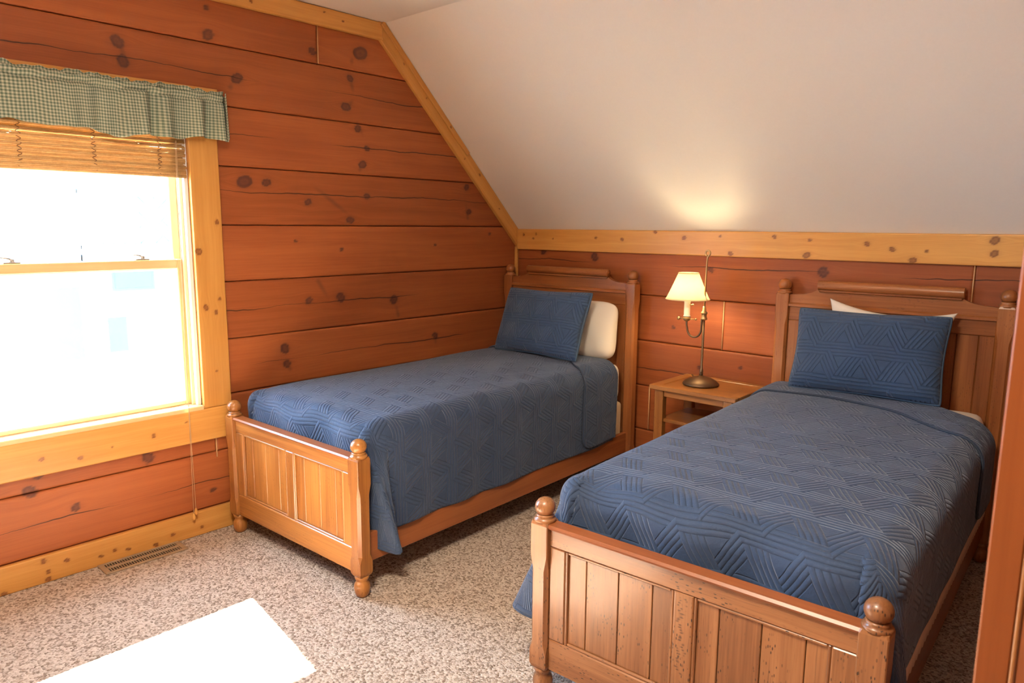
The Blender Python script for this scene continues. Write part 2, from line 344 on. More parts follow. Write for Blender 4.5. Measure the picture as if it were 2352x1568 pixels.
def knotfield(a, b, knots, streaks=(), base=0.02, sw=0.020, sd=0.44):
    """a along, b across: returns darkness and the across-grain shift round the knots"""
    k = np.zeros_like(a); sh = np.zeros_like(a)
    for (x, y, s) in knots:
        r = base * s; d = np.sqrt(((a - x) / 1.15) ** 2 + (b - y) ** 2)
        rr_ = r * (1 + 0.13 * np.sin(2 * np.arctan2(b - y, a - x) + x * 50) + 0.025 * np.sin(5 * np.arctan2(b - y, a - x) + y * 70))
        k = np.maximum(k, np.clip((rr_ - d) / (0.28 * r) + 0.5, 0, 1) * (0.55 + 0.20 * np.exp(-((d - 0.78 * rr_) / (0.22 * r)) ** 2) + 0.10 * np.exp(-(d / (0.22 * r)) ** 2)))
        k = np.maximum(k, 0.34 * np.exp(-(d / (2.2 * r)) ** 2))
        sh += -np.sign(b - y) * 1.2 * r * np.exp(-((a - x) / (3.2 * r)) ** 2 - ((b - y) / (2.5 * r)) ** 2)
    for (x0, y0, x1, y1) in streaks:
        L2 = (x1 - x0) ** 2 + (y1 - y0) ** 2; t = np.clip(((a - x0) * (x1 - x0) + (b - y0) * (y1 - y0)) / L2, 0, 1)
        d = np.sqrt((a - x0 - t * (x1 - x0)) ** 2 + (b - y0 - t * (y1 - y0)) ** 2)
        k = np.maximum(k, sd * np.exp(-(d / sw) ** 2) * (0.6 + 0.4 * np.sin(t * 5 + x0 * 40)))
    return k, sh

def board(name, mat, parent, a0, a1, b0, b1, depth, map3, knots=(), streaks=(), cut=None, crack=None, res=0.012, bev=0.008, sw=0.020, sd=0.44):
    """a dense board: a along, b across, front at depth 0. map3(a, b, d) -> xyz; cut(b) -> upper limit of a"""
    res = min(res, 0.0075 if mat is LOG else 0.005)
    nb = max(4, int((b1 - b0) / res)) + 1; na = max(4, int((a1 - a0) / (res * 1.6))) + 1
    bb = np.concatenate([[b0, b0 + bev * 0.35], np.linspace(b0 + bev, b1 - bev, nb), [b1 - bev * 0.35, b1]])
    dd = np.concatenate([[bev, bev * 0.3], np.zeros(nb), [bev * 0.3, bev]])
    aa = np.linspace(0, 1, na)
    B, A = np.meshgrid(bb, aa); D = np.broadcast_to(dd, B.shape).copy()
    hi = np.array([a1 if cut is None else min(a1, cut(q)) for q in bb])
    A = a0 + A * (hi[None, :] - a0)
    B2 = np.concatenate([B[:, :1], B, B[:, -1:]], 1); A2 = np.concatenate([A[:, :1], A, A[:, -1:]], 1)
    D2 = np.concatenate([np.full((na, 1), depth), D, np.full((na, 1), depth)], 1)
    k, sh = knotfield(A2, B2, knots, streaks, 0.0138 if mat is LOG else 0.0112, sw, sd)
    off = RNG.random(3) * 40
    G = np.stack([A2 + off[0], B2 + sh + off[1], D2 + off[2]], -1)
    P = map3(A2, B2, D2)
    m = MB(); m.grid(P, True, G)
    nm = P.shape[1]
    ends = [list(range(nm)), [(na - 1) * nm + j for j in range(nm)]]
    m.f += [ends[0], ends[1][::-1]]; m.sm += [False, False]
    cr = np.full(A2.shape, 9.0) if crack is None else B2 - crack
    o = m.build(name, mat, parent, {'knot': k.ravel(), 'crack': cr.ravel()})
    return o

# ------------------------------------------------------------------ gable wall (left) with the window hole
HY0, HY1, HZ0, HZ1 = -3.37, -2.415, 0.66, 2.195
m = MB()
m.prism([(ROOM_Y, 0), (0.0, 0), (0.0, HZ0 - 0.0), (ROOM_Y, HZ0)], -0.16, -0.035, 'yz')
m.prism([(ROOM_Y, HZ0), (HY0, HZ0), (HY0, HZ1), (ROOM_Y, HZ1)], -0.16, -0.035, 'yz')
m.prism([(HY1, HZ0), (0.14, HZ0), (0.14, ZK - 0.02), (0.02, ZK - 0.02), (yslope(HZ1) + 0.01, HZ1), (HY1, HZ1)], -0.16, -0.035, 'yz')
m.prism([(ROOM_Y, HZ1), (yslope(HZ1), HZ1), (-YC, ZC), (ROOM_Y, ZC)], -0.16, -0.035, 'yz')
wall_left = struct(m.build('wall_left', BLACK))
mapL = lambda a, b, d: np.stack([-0.002 - d, a, b], -1)
ez = [0.0, 0.13, 0.425, 0.7195, 1.011, 1.312, 1.603, 1.900, 2.195, 2.486, 2.781]
cracks = {2: 0.272, 3: 0.895, 4: 1.165, 6: 1.762, 7: 2.06, 8: 2.345, 1: 0.51}
YL = -4.6
def logL(y0, y1, z0, z1, ck=None):
    kn = [k for k in GK if z0 - 0.03 < k[1] < z1 + 0.03 and y0 - .05 < k[0] < y1 + .05]
    board('log', LOG, wall_left, y0, y1, z0 + 0.0015, z1 - 0.0015, 0.032, mapL, kn, GS, cut=lambda z: yslope(z) - (0.012 if z > ZK else 0.002), crack=ck)
for i in range(len(ez) - 1):
    z0, z1 = ez[i], ez[i + 1]
    if i == 0: logL(YL, -0.001, z0, z1)
    elif i == 1: logL(YL, -0.001, z0, z1, 0.272)
    elif i == 2:
        logL(-3.45, -2.352, z0, HZ0, 0.515); logL(YL, -3.452, z0, z1, 0.57); logL(-2.348, -0.001, z0, z1, 0.57)
    elif z1 <= HZ1 + 0.001:
        ck = {3: 0.86, 4: 1.165, 6: 1.775, 7: 2.06}.get(i)
        logL(HY1, -0.001, z0, z1, ck); logL(YL, HY0, z0, z1, ck)
    elif i == 9:
        logL(YL, -1.654, z0, z1, None); logL(-1.651, -0.001, z0, z1, None)
    else: logL(YL, -0.001, z0, z1, 2.345)
m = MB(); m.tube([(0.0, -1.6525, 2.488), (0.001, -1.6525, 2.69)], 0.0035, 6); m.build('caulk_bead', CAULK, wall_left)
m = MB(); m.tube([(0.0, -2.350, 0.395), (0.001, -2.350, 0.52)], 0.0035, 6); m.build('caulk_bead', CAULK, wall_left)

# knee wall (back)
wall_back = struct(MB().box((-0.02, 0.04, 0), (STUB_X + 0.2, 0.14, ZK - 0.02), 0, 0).build('wall_back', BLACK))
mapB = lambda a, b, d: np.stack([a, 0.006 + d, b], -1)
def logB(x0, x1, z0, z1, ck=None):
    kn = [k for k in KK if z0 - 0.03 < k[1] < z1 + 0.03 and x0 - .05 < k[0] < x1 + .05]
    board('log', LOG, wall_back, x0, x1, z0 + 0.0015, z1 - 0.0015, 0.034, mapB, kn, (), crack=ck)
logB(0.003, STUB_X, 0.0, 0.285); logB(0.003, 1.177, 0.285, 0.58); logB(1.181, STUB_X, 0.285, 0.58)
logB(0.003, STUB_X, 0.58, 0.8778, 0.70); logB(0.003, 1.666, 0.8778, 1.175); logB(1.669, STUB_X, 0.8778, 1.175)
logB(0.003, 2.925, 1.175, 1.472, 1.372); logB(2.929, STUB_X, 1.175, 1.472, 1.372)
for x, z0, z1 in ((1.6675, 0.88, 1.174), (2.927, 1.24, 1.45), (1.179, 0.29, 0.578)):
    MB().tube([(x, 0.004, z0), (x, 0.003, z1)], 0.0035, 6).build('caulk_bead', CAULK, wall_back)

# other walls, outside the frame
LOGFAR = plain('log_far', (0.40, 0.17, 0.08), 0.6)
struct(MB().box((-0.16, ROOM_Y - 0.1, 0), (ROOM_X + 0.1, ROOM_Y, ZC), 0, 0).build('wall_front', LOGFAR))
struct(MB().box((ROOM_X, ROOM_Y, 0), (ROOM_X + 0.1, 0.04, ZC), 0, 0).build('wall_right', LOGFAR))
stub = struct(MB().box((STUB_X + 0.012, STUB_Y + 0.012, 0), (STUB_X + 0.13, 0.04, ZC - 0.001), 2, 0).build('wall_closet', CASEB))
# painted end of that partition: orange casing board, bevelled edge, brown stop
jamb = struct(empty('trim_8', (STUB_X, STUB_Y, 0)))
MB().box((0.0, 0.0, 0), (0.012, 0.12, 2.6), 2, 0.002).build('side_board', JAMBW, jamb)
MB().box((0.0, -0.012, 0), (0.047, 0.0, 2.6), 2, 0.003).build('end_board', JAMBW, jamb)
MB().box((0.047, -0.014, 0), (0.054, -0.001, 2.6), 2, 0.003).build('edge_bead', OAK, jamb)
MB().box((0.054, -0.010, 0), (0.142, 0.0, 2.6), 2, 0.002).build('stop_board', CASEB, jamb)

# trims ------------------------------------------------------------
t = board('trim_1', PINE, None, 0.024, STUB_X, 1.4415, ZK, 0.028, lambda a, b, d: np.stack([a, -0.022 + d, b], -1), KT, bev=0.004); struct(t)
# slope trim: flat board on the gable plus a narrower board on top of it
sl = Vector((-YC, ZC - ZK)).normalized()
def slopemap(x0):
    def f(a, b, d):   # a along slope from the bottom, b inward from the ceiling plane
        y = a * sl[0] - b * sl[1]; z = ZK + a * sl[1] + b * sl[0]
        return np.stack([x0 - d, y, z], -1)
    return f
Ls = math.hypot(YC, ZC - ZK)
tk = [(0.25, 0.05, .5), (0.55, 0.03, .7), (0.72, 0.06, .6), (0.95, 0.02, .6), (1.2, 0.05, .6), (1.45, 0.05, .6)]
bb_ = struct(board('trim_2', PINE, None, -0.10, Ls + 0.032, 0.002, 0.094, 0.026, slopemap(0.024), tk, bev=0.004))
struct(board('trim_3', PINE, None, 0.72, Ls + 0.015, 0.002, 0.036, 0.008, slopemap(0.034), tk, bev=0.003))
struct(board('trim_4', PINE, None, YL, -YC - 0.02, ZC - 0.1, ZC - 0.003, 0.026, lambda a, b, d: np.stack([0.026 - d, a, b], -1), [(-1.5, 2.735, .5), (-1.62, 2.76, .5), (-2.05, 2.72, .6)], bev=0.004))
struct(MB().tube([(0.011, -0.011, 0.0), (0.011, -0.011, 1.462)], 0.0150, 10).build('trim_5', PINE))
struct(board('baseboard_left', PINE, None, YL, -0.03, 0.0, 0.1285, 0.018, lambda a, b, d: np.stack([0.016 - d, a, b], -1), BBK, [(-3.178, .128, -3.175, .09)], bev=0.004))

# ------------------------------------------------------------------ window
win = struct(empty('window_1', (0, (HY0 + HY1) / 2, HZ0)))
def wpart(name, mat, mb):
    o = mb.build(name, mat, win); o.location = (0, -(HY0 + HY1) / 2, -HZ0); return o
def wboard(name, *a, **k):
    o = board(name, PINE, win, *a, **k); o.location = (0, -(HY0 + HY1) / 2, -HZ0); return o
casR = wboard('side_casing', 0.673, 2.10, -2.413, -2.266, 0.026, lambda a, b, d: np.stack([0.026 - d, b, a], -1), [(z, y, s) for y, z, s in CT], bev=0.004)
casL = wboard('side_casing', 0.673, 2.10, -3.52, -3.372, 0.026, lambda a, b, d: np.stack([0.026 - d, b, a], -1), [], bev=0.004)
wboard('head_casing', -3.54, -2.255, 2.10, 2.265, 0.028, lambda a, b, d: np.stack([0.028 - d, a, b], -1), [], bev=0.004)
wboard('apron', -3.53, -2.258, 0.503, 0.671, 0.032, lambda a, b, d: np.stack([0.030 - d, a, b], -1), AP, bev=0.005)
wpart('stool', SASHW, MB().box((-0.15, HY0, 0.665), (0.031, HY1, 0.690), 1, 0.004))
# jamb liner boards
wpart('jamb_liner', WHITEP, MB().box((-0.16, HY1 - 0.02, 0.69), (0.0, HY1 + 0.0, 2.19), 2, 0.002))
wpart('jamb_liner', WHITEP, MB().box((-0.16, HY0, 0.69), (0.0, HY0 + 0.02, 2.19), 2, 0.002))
wpart('head_liner', PINE, MB().box((-0.16, HY0 + 0.02, 2.165), (0.0, HY1 - 0.02, 2.19), 1, 0.002))
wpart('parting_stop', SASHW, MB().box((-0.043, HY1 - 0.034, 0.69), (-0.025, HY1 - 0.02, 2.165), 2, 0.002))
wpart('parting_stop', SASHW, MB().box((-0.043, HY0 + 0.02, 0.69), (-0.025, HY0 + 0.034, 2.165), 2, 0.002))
def sash(x0, x1, z0, z1, brail, trail):
    ya, yb = HY0 + 0.021, HY1 - 0.021; st = 0.038
    s = empty('sash', (0, -(HY0 + HY1) / 2, -HZ0)); s.parent = win
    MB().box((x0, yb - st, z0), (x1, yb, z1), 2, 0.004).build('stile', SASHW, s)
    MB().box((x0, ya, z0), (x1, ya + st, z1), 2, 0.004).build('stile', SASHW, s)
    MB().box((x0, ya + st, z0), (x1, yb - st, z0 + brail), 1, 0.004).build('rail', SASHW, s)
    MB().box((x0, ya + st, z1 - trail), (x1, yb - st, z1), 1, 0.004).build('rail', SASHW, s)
    xm = (x0 + x1) / 2
    MB().box((xm - 0.002, ya + st, z0 + brail), (xm + 0.002, yb - st, z1 - trail), 1, 0).build('glass_pane', GLASS, s)
    return s
sash(-0.080, -0.046, 0.692, 1.434, 0.022, 0.046)
sash(-0.122, -0.088, 1.378, 2.163, 0.042, 0.04)
for y in (-2.63, -3.165):
    m = MB(); m.box((-0.078, y - 0.035, 1.434), (-0.05, y + 0.03, 1.440), 1, 0.002); m.lathe([(0.012, 0), (0.012, 0.012), (0.006, 0.018), (0, 0.018)], (-0.064, y, 1.438), 12)
    m.tube([(-0.064, y, 1.452), (-0.060, y - 0.02, 1.456), (-0.056, y - 0.045, 1.460)], [0.005, 0.005, 0.003], 8)
    o = m.build('sash_lock', STEEL, win); o.location = (0, -(HY0 + HY1) / 2, -HZ0)

# ------------------------------------------------------------------ outside: ground and the neighbouring house
struct(MB().box((-40, -30, -2.9), (-0.5, 30, -2.8), 0, 0).build('ground', GROUNDM))
hs = tag(empty('house', (-7.2, -1.5, -2.8)), 'pale neighbouring house with a railed balcony seen through the window', 'house')
def hp(name, mat, lo, hi, par=hs, axis=1):
    lo = np.array(lo, float) - [-7.2, -1.5, -2.8]; hi = np.array(hi, float) - [-7.2, -1.5, -2.8]
    return MB().box(lo, hi, axis, 0.003).build(name, mat, par)
hp('wall', WHITEP, (-9.2, -2.2, -2.8), (-8.6, 6.5, 4.6))
k = -2.7
while k < 4.5:
    hp('siding_board', WHITEP, (-8.6, -2.2, k), (-8.575, 6.5, k + 0.27)); k += 0.28
hp('balcony_deck', WHITEP, (-8.57, -0.75, 1.10), (-7.0, 4.5, 1.20))
hp('deck_beam', GREYP, (-7.06, -0.75, 1.02), (-7.0, 4.5, 1.10))
hp('top_rail', WHITEP, (-7.06, -0.75, 1.98), (-7.0, 4.5, 2.05)); hp('bottom_rail', WHITEP, (-7.06, -0.75, 1.26), (-7.0, 4.5, 1.32))
for q in range(3):
    hp('post', WHITEP, (-7.08, -0.75 + q * 2.2, -2.8), (-6.98, -0.65 + q * 2.2, 2.1), axis=2)
for q in range(22):
    y = -0.5 + q * 0.14
    if 0.0 < y < 0.42 or 1.4 < y < 2.0: continue
    hp('picket', GREYP, (-7.045, y, 1.32), (-7.015, y + 0.035, 1.98), axis=2)
for y0, y1 in ((0.0, 0.62), (1.38, 2.0)):
    for s_ in (0, 1):
        m = MB()
        for f in (0.0, 0.33, -0.33):
            za, zb = 1.33 + max(0, f) * 0.64, 1.97 + min(0, f) * 0.64
            ya = y0 + max(0, -f) * (y1 - y0); yb = y1 - max(0, f) * (y1 - y0)
            if s_: ya, yb = y0 + y1 - ya, y0 + y1 - yb
            m.tube([(0.17, ya + 1.5, za + 2.8), (0.17, yb + 1.5, zb + 2.8)], 0.014, 6)
        m.build('lattice_bar', GREYP, hs)
wn = hp('window', GREYP, (-8.57, 0.10, 0.55), (-8.54, 0.75, 0.98)); hp('pane', BLUEP, (-8.545, 0.15, 0.6), (-8.53, 0.70, 0.94), wn)
hp('garage_door', GREYP, (-8.57, -1.1, -0.45), (-8.55, -0.35, 0.65)); hp('entry_door', BLUEP, (-8.57, 0.0, -0.4), (-8.54, 0.28, 0.15))
hp('roof', GREYP, (-9.8, -2.6, 4.6), (-7.9, 6.9, 4.75))

# ------------------------------------------------------------------ bamboo blind and valance
bl = tag(empty('bamboo_blind', (-0.012, -2.89, 1.83)), 'rolled up tan bamboo slat blind at the top of the window under the gingham valance', 'blind')
z = 1.845; zs = []
while z < 2.09: zs.append(z); z += 0.0078
for k, z in enumerate(zs):
    xo = 0.004 * math.sin(k * 1.7) + (0.006 if k < 5 else 0) + RNG.normal() * 0.0015
    r = 0.0049 + 0.0010 * RNG.random()
    ya, yb = -3.362 + RNG.normal() * .002, -2.424 + RNG.normal() * .002
    wv = RNG.normal(size=5) * 0.0006
    MB().tube([(xo + 0.012, ya + (yb - ya) * q / 4 + 2.89, z - 1.83 + wv[q]) for q in range(5)], r, 6).build('slat', LATH, bl)
MB().tube([(0.016, -3.362 + 2.89, 0.006), (0.016, -2.424 + 2.89, 0.006)], 0.0085, 8).build('bottom_bar', LATH, bl)
MB().box((-0.005, -3.36 + 2.89, 0.25), (0.025, -2.426 + 2.89, 0.29), 1, 0.002).build('head_rail', LATH, bl)
for y in (-2.545, -2.83, -3.115):
    pts = []
    for k in range(60):
        pts.append((0.0195 + 0.003 * math.sin(k * 1.9), y + 2.89 + 0.009 * math.sin(k * 1.25 + y * 9), 0.008 + k * 0.0041))
    MB().tube(pts, 0.0016, 5).build('stitch_cord', DARKCORD, bl)
pc = []
m = MB(); m.tube([(0.034, -2.475, 2.0), (0.036, -2.478, 1.83), (0.050, -2.50, 0.9), (0.052, -2.513, 0.14)], 0.0014, 6)
m2 = MB(); m2.tube([(0.034, -2.480, 2.0), (0.036, -2.483, 1.83), (0.049, -2.503, 0.9), (0.050, -2.500, 0.165)], 0.0014, 6)
T3 = lambda mb: [mb.v.__setitem__(i, [v[0] + 0.012, v[1] + 2.89, v[2] - 1.83]) for i, v in enumerate(mb.v)]
for mb in (m, m2): T3(mb); c = mb.build('pull_cord', CORDM, bl); pc.append(c)
for c, (x, y, z) in zip(pc, ((0.052, -2.513, 0.14), (0.050, -2.500, 0.165))):
    mb = MB(); mb.lathe([(0.0, -0.034), (0.006, -0.032), (0.0085, -0.022), (0.007, -0.008), (0.003, 0.0), (0.0015, 0.004)], (x, y, z), 14); T3(mb); mb.build('tassel', PINE, c)

def cloth_build(P, name, mat, parent, uv, thick=0.003, off=0, flip=False):
    m = MB(); m.grid(P, flip=flip); o = m.build(name, mat, parent, {'quv': np.concatenate([uv, np.zeros(uv.shape[:2] + (1,))], -1).reshape(-1, 3)}, edge_fix=False)
    md = o.modifiers.new('thick', 'SOLIDIFY'); md.thickness = thick; md.offset = off; return o
va = tag(empty('valance', (0.05, -2.9, 2.1)), 'green and cream gingham ruffled valance across the window top', 'valance')
ny, nz = 300, 30
yy = np.linspace(-3.62, -2.258, ny); tt = np.linspace(0, 1, nz)
Y, T = np.meshgrid(yy, tt, indexing='ij')
ph = 0.0; fold = np.zeros_like(Y)
amp = np.interp(yy, [-3.7, -3.2, -2.75, -2.6, -2.24], [0.014, 0.007, 0.016, 0.036, 0.032])[:, None]
for fr, a_ in ((38, 1.0), (71, 0.5), (17, 0.8)):
    fold += a_ * np.sin(fr * Y + 2.6 * np.sin(3.3 * Y + fr) + 1.4 * np.sin(7.9 * Y + 2 * fr) + ph)
drop = 0.223 + 0.010 * np.sin(9.0 * Y + 1) + 0.007 * np.sin(23 * Y + 2)
X_ = 0.092 + amp * fold * (0.35 + 0.65 * (1 - T)) * np.where(T > 0.84, 0.45, 1.0) - 0.012 * np.exp(-((T - 0.86) / 0.035) ** 2) + 0.012 * (1 - T)
ZT = 2.230 + 0.002 * np.sin(31 * Y + 2 * np.sin(4 * Y)) + 0.002 * np.sin(67 * Y)
Z_ = ZT - drop * (1 - T)
P = np.stack([X_ - 0.05, Y + 2.9, Z_ - 2.1], -1)
cloth_build(P, 'cloth_front', GING, va, np.stack([Y * 1.12 + 0.02 * np.sin(11 * Y), Z_ + 0.003 * fold], -1))
# return round the end of the rod, and the standing ruffle on top
q = np.linspace(0, 1, 16); Q, T2 = np.meshgrid(q, tt, indexing='ij')
P = np.stack([0.112 - 0.080 * Q + 0.004 * np.sin(14 * Q) - 0.05, -2.258 + 0.018 * np.sin(Q * PI) + 0.008 * (1 - T2) + 2.9, 2.232 - 0.215 * (1 - T2) + 0.006 * np.sin(9 * Q) - 2.1], -1)
cloth_build(P, 'cloth_return', GING, va, np.stack([Q * 0.08, T2 * 0.22], -1))
tr_ = np.linspace(0, 1, 6); Yr, Tr = np.meshgrid(yy, tr_, indexing='ij')
P = np.stack([0.080 + 0.010 * np.sin(83 * Yr + 2 * np.sin(7 * Yr)) * Tr + 0.006 * np.sin(41 * Yr) * Tr - 0.05, Yr + 2.9, 2.222 + Tr * (0.024 + 0.004 * np.sin(61 * Yr + 3 * np.sin(5 * Yr)) + 0.004 * np.sin(17 * Yr) + 0.003 * np.sin(131 * Yr + 4 * np.sin(9 * Yr))) - 2.1], -1)
cloth_build(P, 'header_ruffle', GING, va, np.stack([Yr * 1.1, Tr * 0.03], -1))
MB().tube([(0.012, -3.62 + 2.9, 0.106), (0.012, -2.29 + 2.9, 0.106), (-0.02, -2.27 + 2.9, 0.106)], 0.006, 8).build('curtain_rod', WHITEP, va)

# ------------------------------------------------------------------ floor register
fv = tag(empty('floor_register', (0.075, -2.775, 0.0)), 'brown metal floor register set in the carpet by the window wall', 'vent')
MB().box((-0.055, -0.18, 0.0), (0.055, 0.18, 0.003), 1, 0.001).build('cavity', BLACK, fv)
m = MB()
for lo, hi in (((-0.062, -0.19, 0), (-0.046, 0.19, 0.008)), ((0.046, -0.19, 0), (0.062, 0.19, 0.008)), ((-0.046, -0.19, 0), (0.046, -0.165, 0.008)), ((-0.046, 0.165, 0), (0.046, 0.19, 0.008)), ((-0.012, -0.165, 0), (0.008, 0.165, 0.008))):
    m.box(lo, hi, 1, 0.002)
m.build('frame', VENTM, fv)
for k in range(29):
    y = -0.158 + k * 0.0113
    for xa, xb in ((-0.046, -0.012), (0.008, 0.046)):
        MB().box((xa, y - 0.0020, 0.001), (xb, y + 0.0020, 0.0075), 0, 0.0).build('fin', VENTM, fv)

# ------------------------------------------------------------------ beds
L, HF, HH, BW_ = 2.1855, 0.7085, 1.3297, 1.03
def ball(z, s=1.0, r=0.035):
    """finial on a post top at z: flange, neck, ball up to the top"""
    h = s
    return [(0.036, z - 0.004), (0.038, z + 0.003), (0.036, z + 0.009), (0.028, z + 0.012), (0.031, z + 0.017), (0.028, z + 0.021), (0.021, z + 0.024)] + \
        [(r * math.cos(a) if a < PI / 2 - 0.01 else 0.0, z + 0.046 + r * 0.94 * math.sin(a)) for a in np.linspace(-0.85, PI / 2, 12)]
def post(bed, u, w, ztop, wood_, zfoot=0.095, half=0.035, rb=0.035):
    n = 0.012
    m = MB()
    # square post, corners chamfered between two lamb's tongues
    prof = [(zfoot, 0.006, 0.72), (zfoot + 0.010, 0.004, 0.92), (zfoot + 0.02, 0.002, 1.0), (zfoot + 0.07, 0.002, 1), (zfoot + 0.10, n, 0.97), (ztop - 0.17, n, 0.97), (ztop - 0.12, 0.003, 1.0), (ztop - 0.010, 0.003, 1.0), (ztop, 0.005, 0.93)]
    rings = []
    for z, c, sc in prof:
        h = half * sc; r = []
        for sx, sy in ((1, -1), (1, 1), (-1, 1), (-1, -1)):
            pa, pb = (sx * (h - c), sy * h), (sx * h, sy * (h - c))
            r += [pa, pb] if sx * sy < 0 else [pb, pa]
        rings.append([(u + p[0], -w + p[1], z) for p in r])
    V = np.array(rings).reshape(-1, 3); k = 8
    F = [(i * k + j, i * k + (j + 1) % k, (i + 1) * k + (j + 1) % k, (i + 1) * k + j) for i in range(len(prof) - 1) for j in range(k)]
    F += [list(range(k))[::-1], [(len(prof) - 1) * k + j for j in range(k)]]
    m.add(V, F, 2)
    p = m.build('post', wood_, bed)
    MB().lathe(ball(ztop, r=rb), (u, -w, 0), 26).build('finial', wood_, p)
    MB().lathe([(0.020, 0.0), (0.027, 0.006), (0.033, 0.022), (0.036, 0.042), (0.033, 0.060), (0.024, 0.072), (0.027, 0.078), (0.031, 0.086), (0.033, zfoot + 0.004)], (u, -w, 0.001), 26).build('ball_foot', wood_, p)
    return p
def bed(loc, rz, label, W1, W2):
    b = tag(empty('twin_bed', loc, rz), label, 'bed', 'matching twin beds')
    bx = lambda name, mat, lo, hi, axis, par=b, bev=0.004: MB().box(lo, hi, axis, bev).build(name, mat, par)
    for u in (0, BW_):
        post(b, u, L, 0.634, W1); post(b, u, 0, 1.257, W2)
    # footboard: frame, two panels of four boards, moulding
    y0, y1 = -L - 0.018, -L + 0.018
    bx('footboard_top_rail', W1, (0.034, y0, 0.553), (BW_ - 0.034, y1, 0.617), 0)
    m = MB(); m.prism([(y0 - 0.010, 0.617), (y1 + 0.010, 0.617), (y1 + 0.013, 0.624), (y1 + 0.006, 0.631), (y0 - 0.006, 0.631), (y0 - 0.013, 0.624)], 0.032, BW_ - 0.032, 'yz', 0)
    m.build('footboard_cap', RAILW, b)
    bx('footboard_bottom_rail', W1, (0.034, y0, 0.104), (BW_ - 0.034, y1, 0.219), 0)
    for a, c in ((0.034, 0.097), (0.489, 0.552), (BW_ - 0.097, BW_ - 0.034)):
        if W1 is WORN and 0.4 < a < 0.5:
            rs = np.random.default_rng(3); sk = []
            for zq in np.arange(0.30, 0.545, 0.0085):
                x0_ = 0.508 + rs.normal() * 0.004; sk.append((zq, x0_, zq + rs.normal() * 0.002, x0_ + 0.012 + abs(rs.normal()) * 0.008))
            board('footboard_stile', W1, b, 0.219, 0.553, a, c, 0.034, lambda p_, q_, d_: np.stack([q_, y0 + 0.001 + d_, p_], -1), (), sk, bev=0.004, res=0.0025, sw=0.0032, sd=0.75)
            continue
        bx('footboard_stile', W1, (a, y0 + 0.001, 0.219), (c, y1 - 0.001, 0.553), 2)
    for a, c in ((0.097, 0.489), (0.552, BW_ - 0.097)):
        ed = [a, a + 0.078, a + 0.198, a + 0.317, c] if a < 0.3 else [a, a + 0.075, a + 0.197, a + 0.315, c]
        for q in range(4):
            bx('footboard_board', W1, (ed[q] + 0.0012, -L - 0.006, 0.215), (ed[q + 1] - 0.0012, -L + 0.006, 0.557), 2, bev=0.002)
        for lo, hi, ax in (((a, y0 + 0.003, 0.219), (a + 0.010, y0 + 0.013, 0.553), 2), ((c - 0.010, y0 + 0.003, 0.219), (c, y0 + 0.013, 0.553), 2), ((a + 0.01, y0 + 0.003, 0.543), (c - 0.01, y0 + 0.013, 0.553), 0), ((a + 0.01, y0 + 0.003, 0.219), (c - 0.01, y0 + 0.013, 0.229), 0)):
            bx('panel_moulding', W1, lo, hi, ax)
    # headboard
    h0, h1 = -0.015, 0.017
    arc = [(0.19 - 0.12 * math.sin(t), 1.25 + 0.062 * (1 - math.cos(t)) - 0.0) for t in np.linspace(0, PI / 2, 9)]
    left = [(0.19 - 0.115 * (1 - math.sin(t)), 1.254 + 0.055 * (1 - math.cos(t))) for t in np.linspace(0, PI / 2, 9)]
    pts = [(0.034, 1.19), (BW_ - 0.034, 1.19), (BW_ - 0.034, 1.25)] + [(BW_ - 0.002 - x, z) for x, z in left] + [(x, z) for x, z in left[::-1]] + [(0.034, 1.25)]
    m = MB(); m.prism(pts, h0, h1, 'xz', 0); m.build('crest_board', W2, b)
    yr = h0 - 0.008
    m = MB(); m.tube([(0.185, yr, 1.310), (0.186, yr, 1.310), (0.855, yr, 1.310), (0.856, yr, 1.310)], 0.026, 20); m.build('crest_roll', W2, b)
    bx('crest_fillet', W2, (0.19, h0 - 0.016, 1.274), (0.85, h0, 1.288), 0)
    m = MB(); m.prism([(h0 - 0.014, 1.188), (h0 - 0.014, 1.200), (h0 - 0.006, 1.206), (h0, 1.208), (h0, 1.184)], 0.035, BW_ - 0.035, 'yz', 0); m.build('crest_moulding', W2, b)
    bx('headboard_top_rail', W2, (0.034, h0, 1.112), (BW_ - 0.034, h1, 1.190), 0)
    bx('headboard_bottom_rail', W2, (0.034, h0, 0.25), (BW_ - 0.034, h1, 0.40), 0)
    for a, c in ((0.034, 0.10), (BW_ - 0.10, BW_ - 0.034)): bx('headboard_stile', W2, (a, h0 + .001, 0.40), (c, h1 - .001, 1.112), 2)
    ed = np.linspace(0.10, BW_ - 0.10, 10)
    for q in range(9): bx('headboard_board', W2, (ed[q] + 0.001, -0.006, 0.395), (ed[q + 1] - 0.001, 0.008, 1.117), 2, bev=0.003)
    for u in (-0.006, BW_ - 0.022): bx('side_rail', RAILW, (u, -L + 0.03, 0.145), (u + 0.028, -0.03, 0.278), 1)
    for k in range(5): bx('slat', RAILW, (0.022, -0.3 - k * 0.4, 0.155), (BW_ - 0.022, -0.22 - k * 0.4, 0.175), 0, bev=0.002)
    return b
B1 = ((0.052, -0.117, 0), 0.031); B2 = ((2.0481, -0.052, 0), 0.0476)
bed1 = bed(*B1, 'honey oak twin bed against the log wall beside the window', OAK, OAKD)
bed2 = bed(*B2, 'worn oak twin bed in the foreground right of the nightstand', WORN, OAKD)

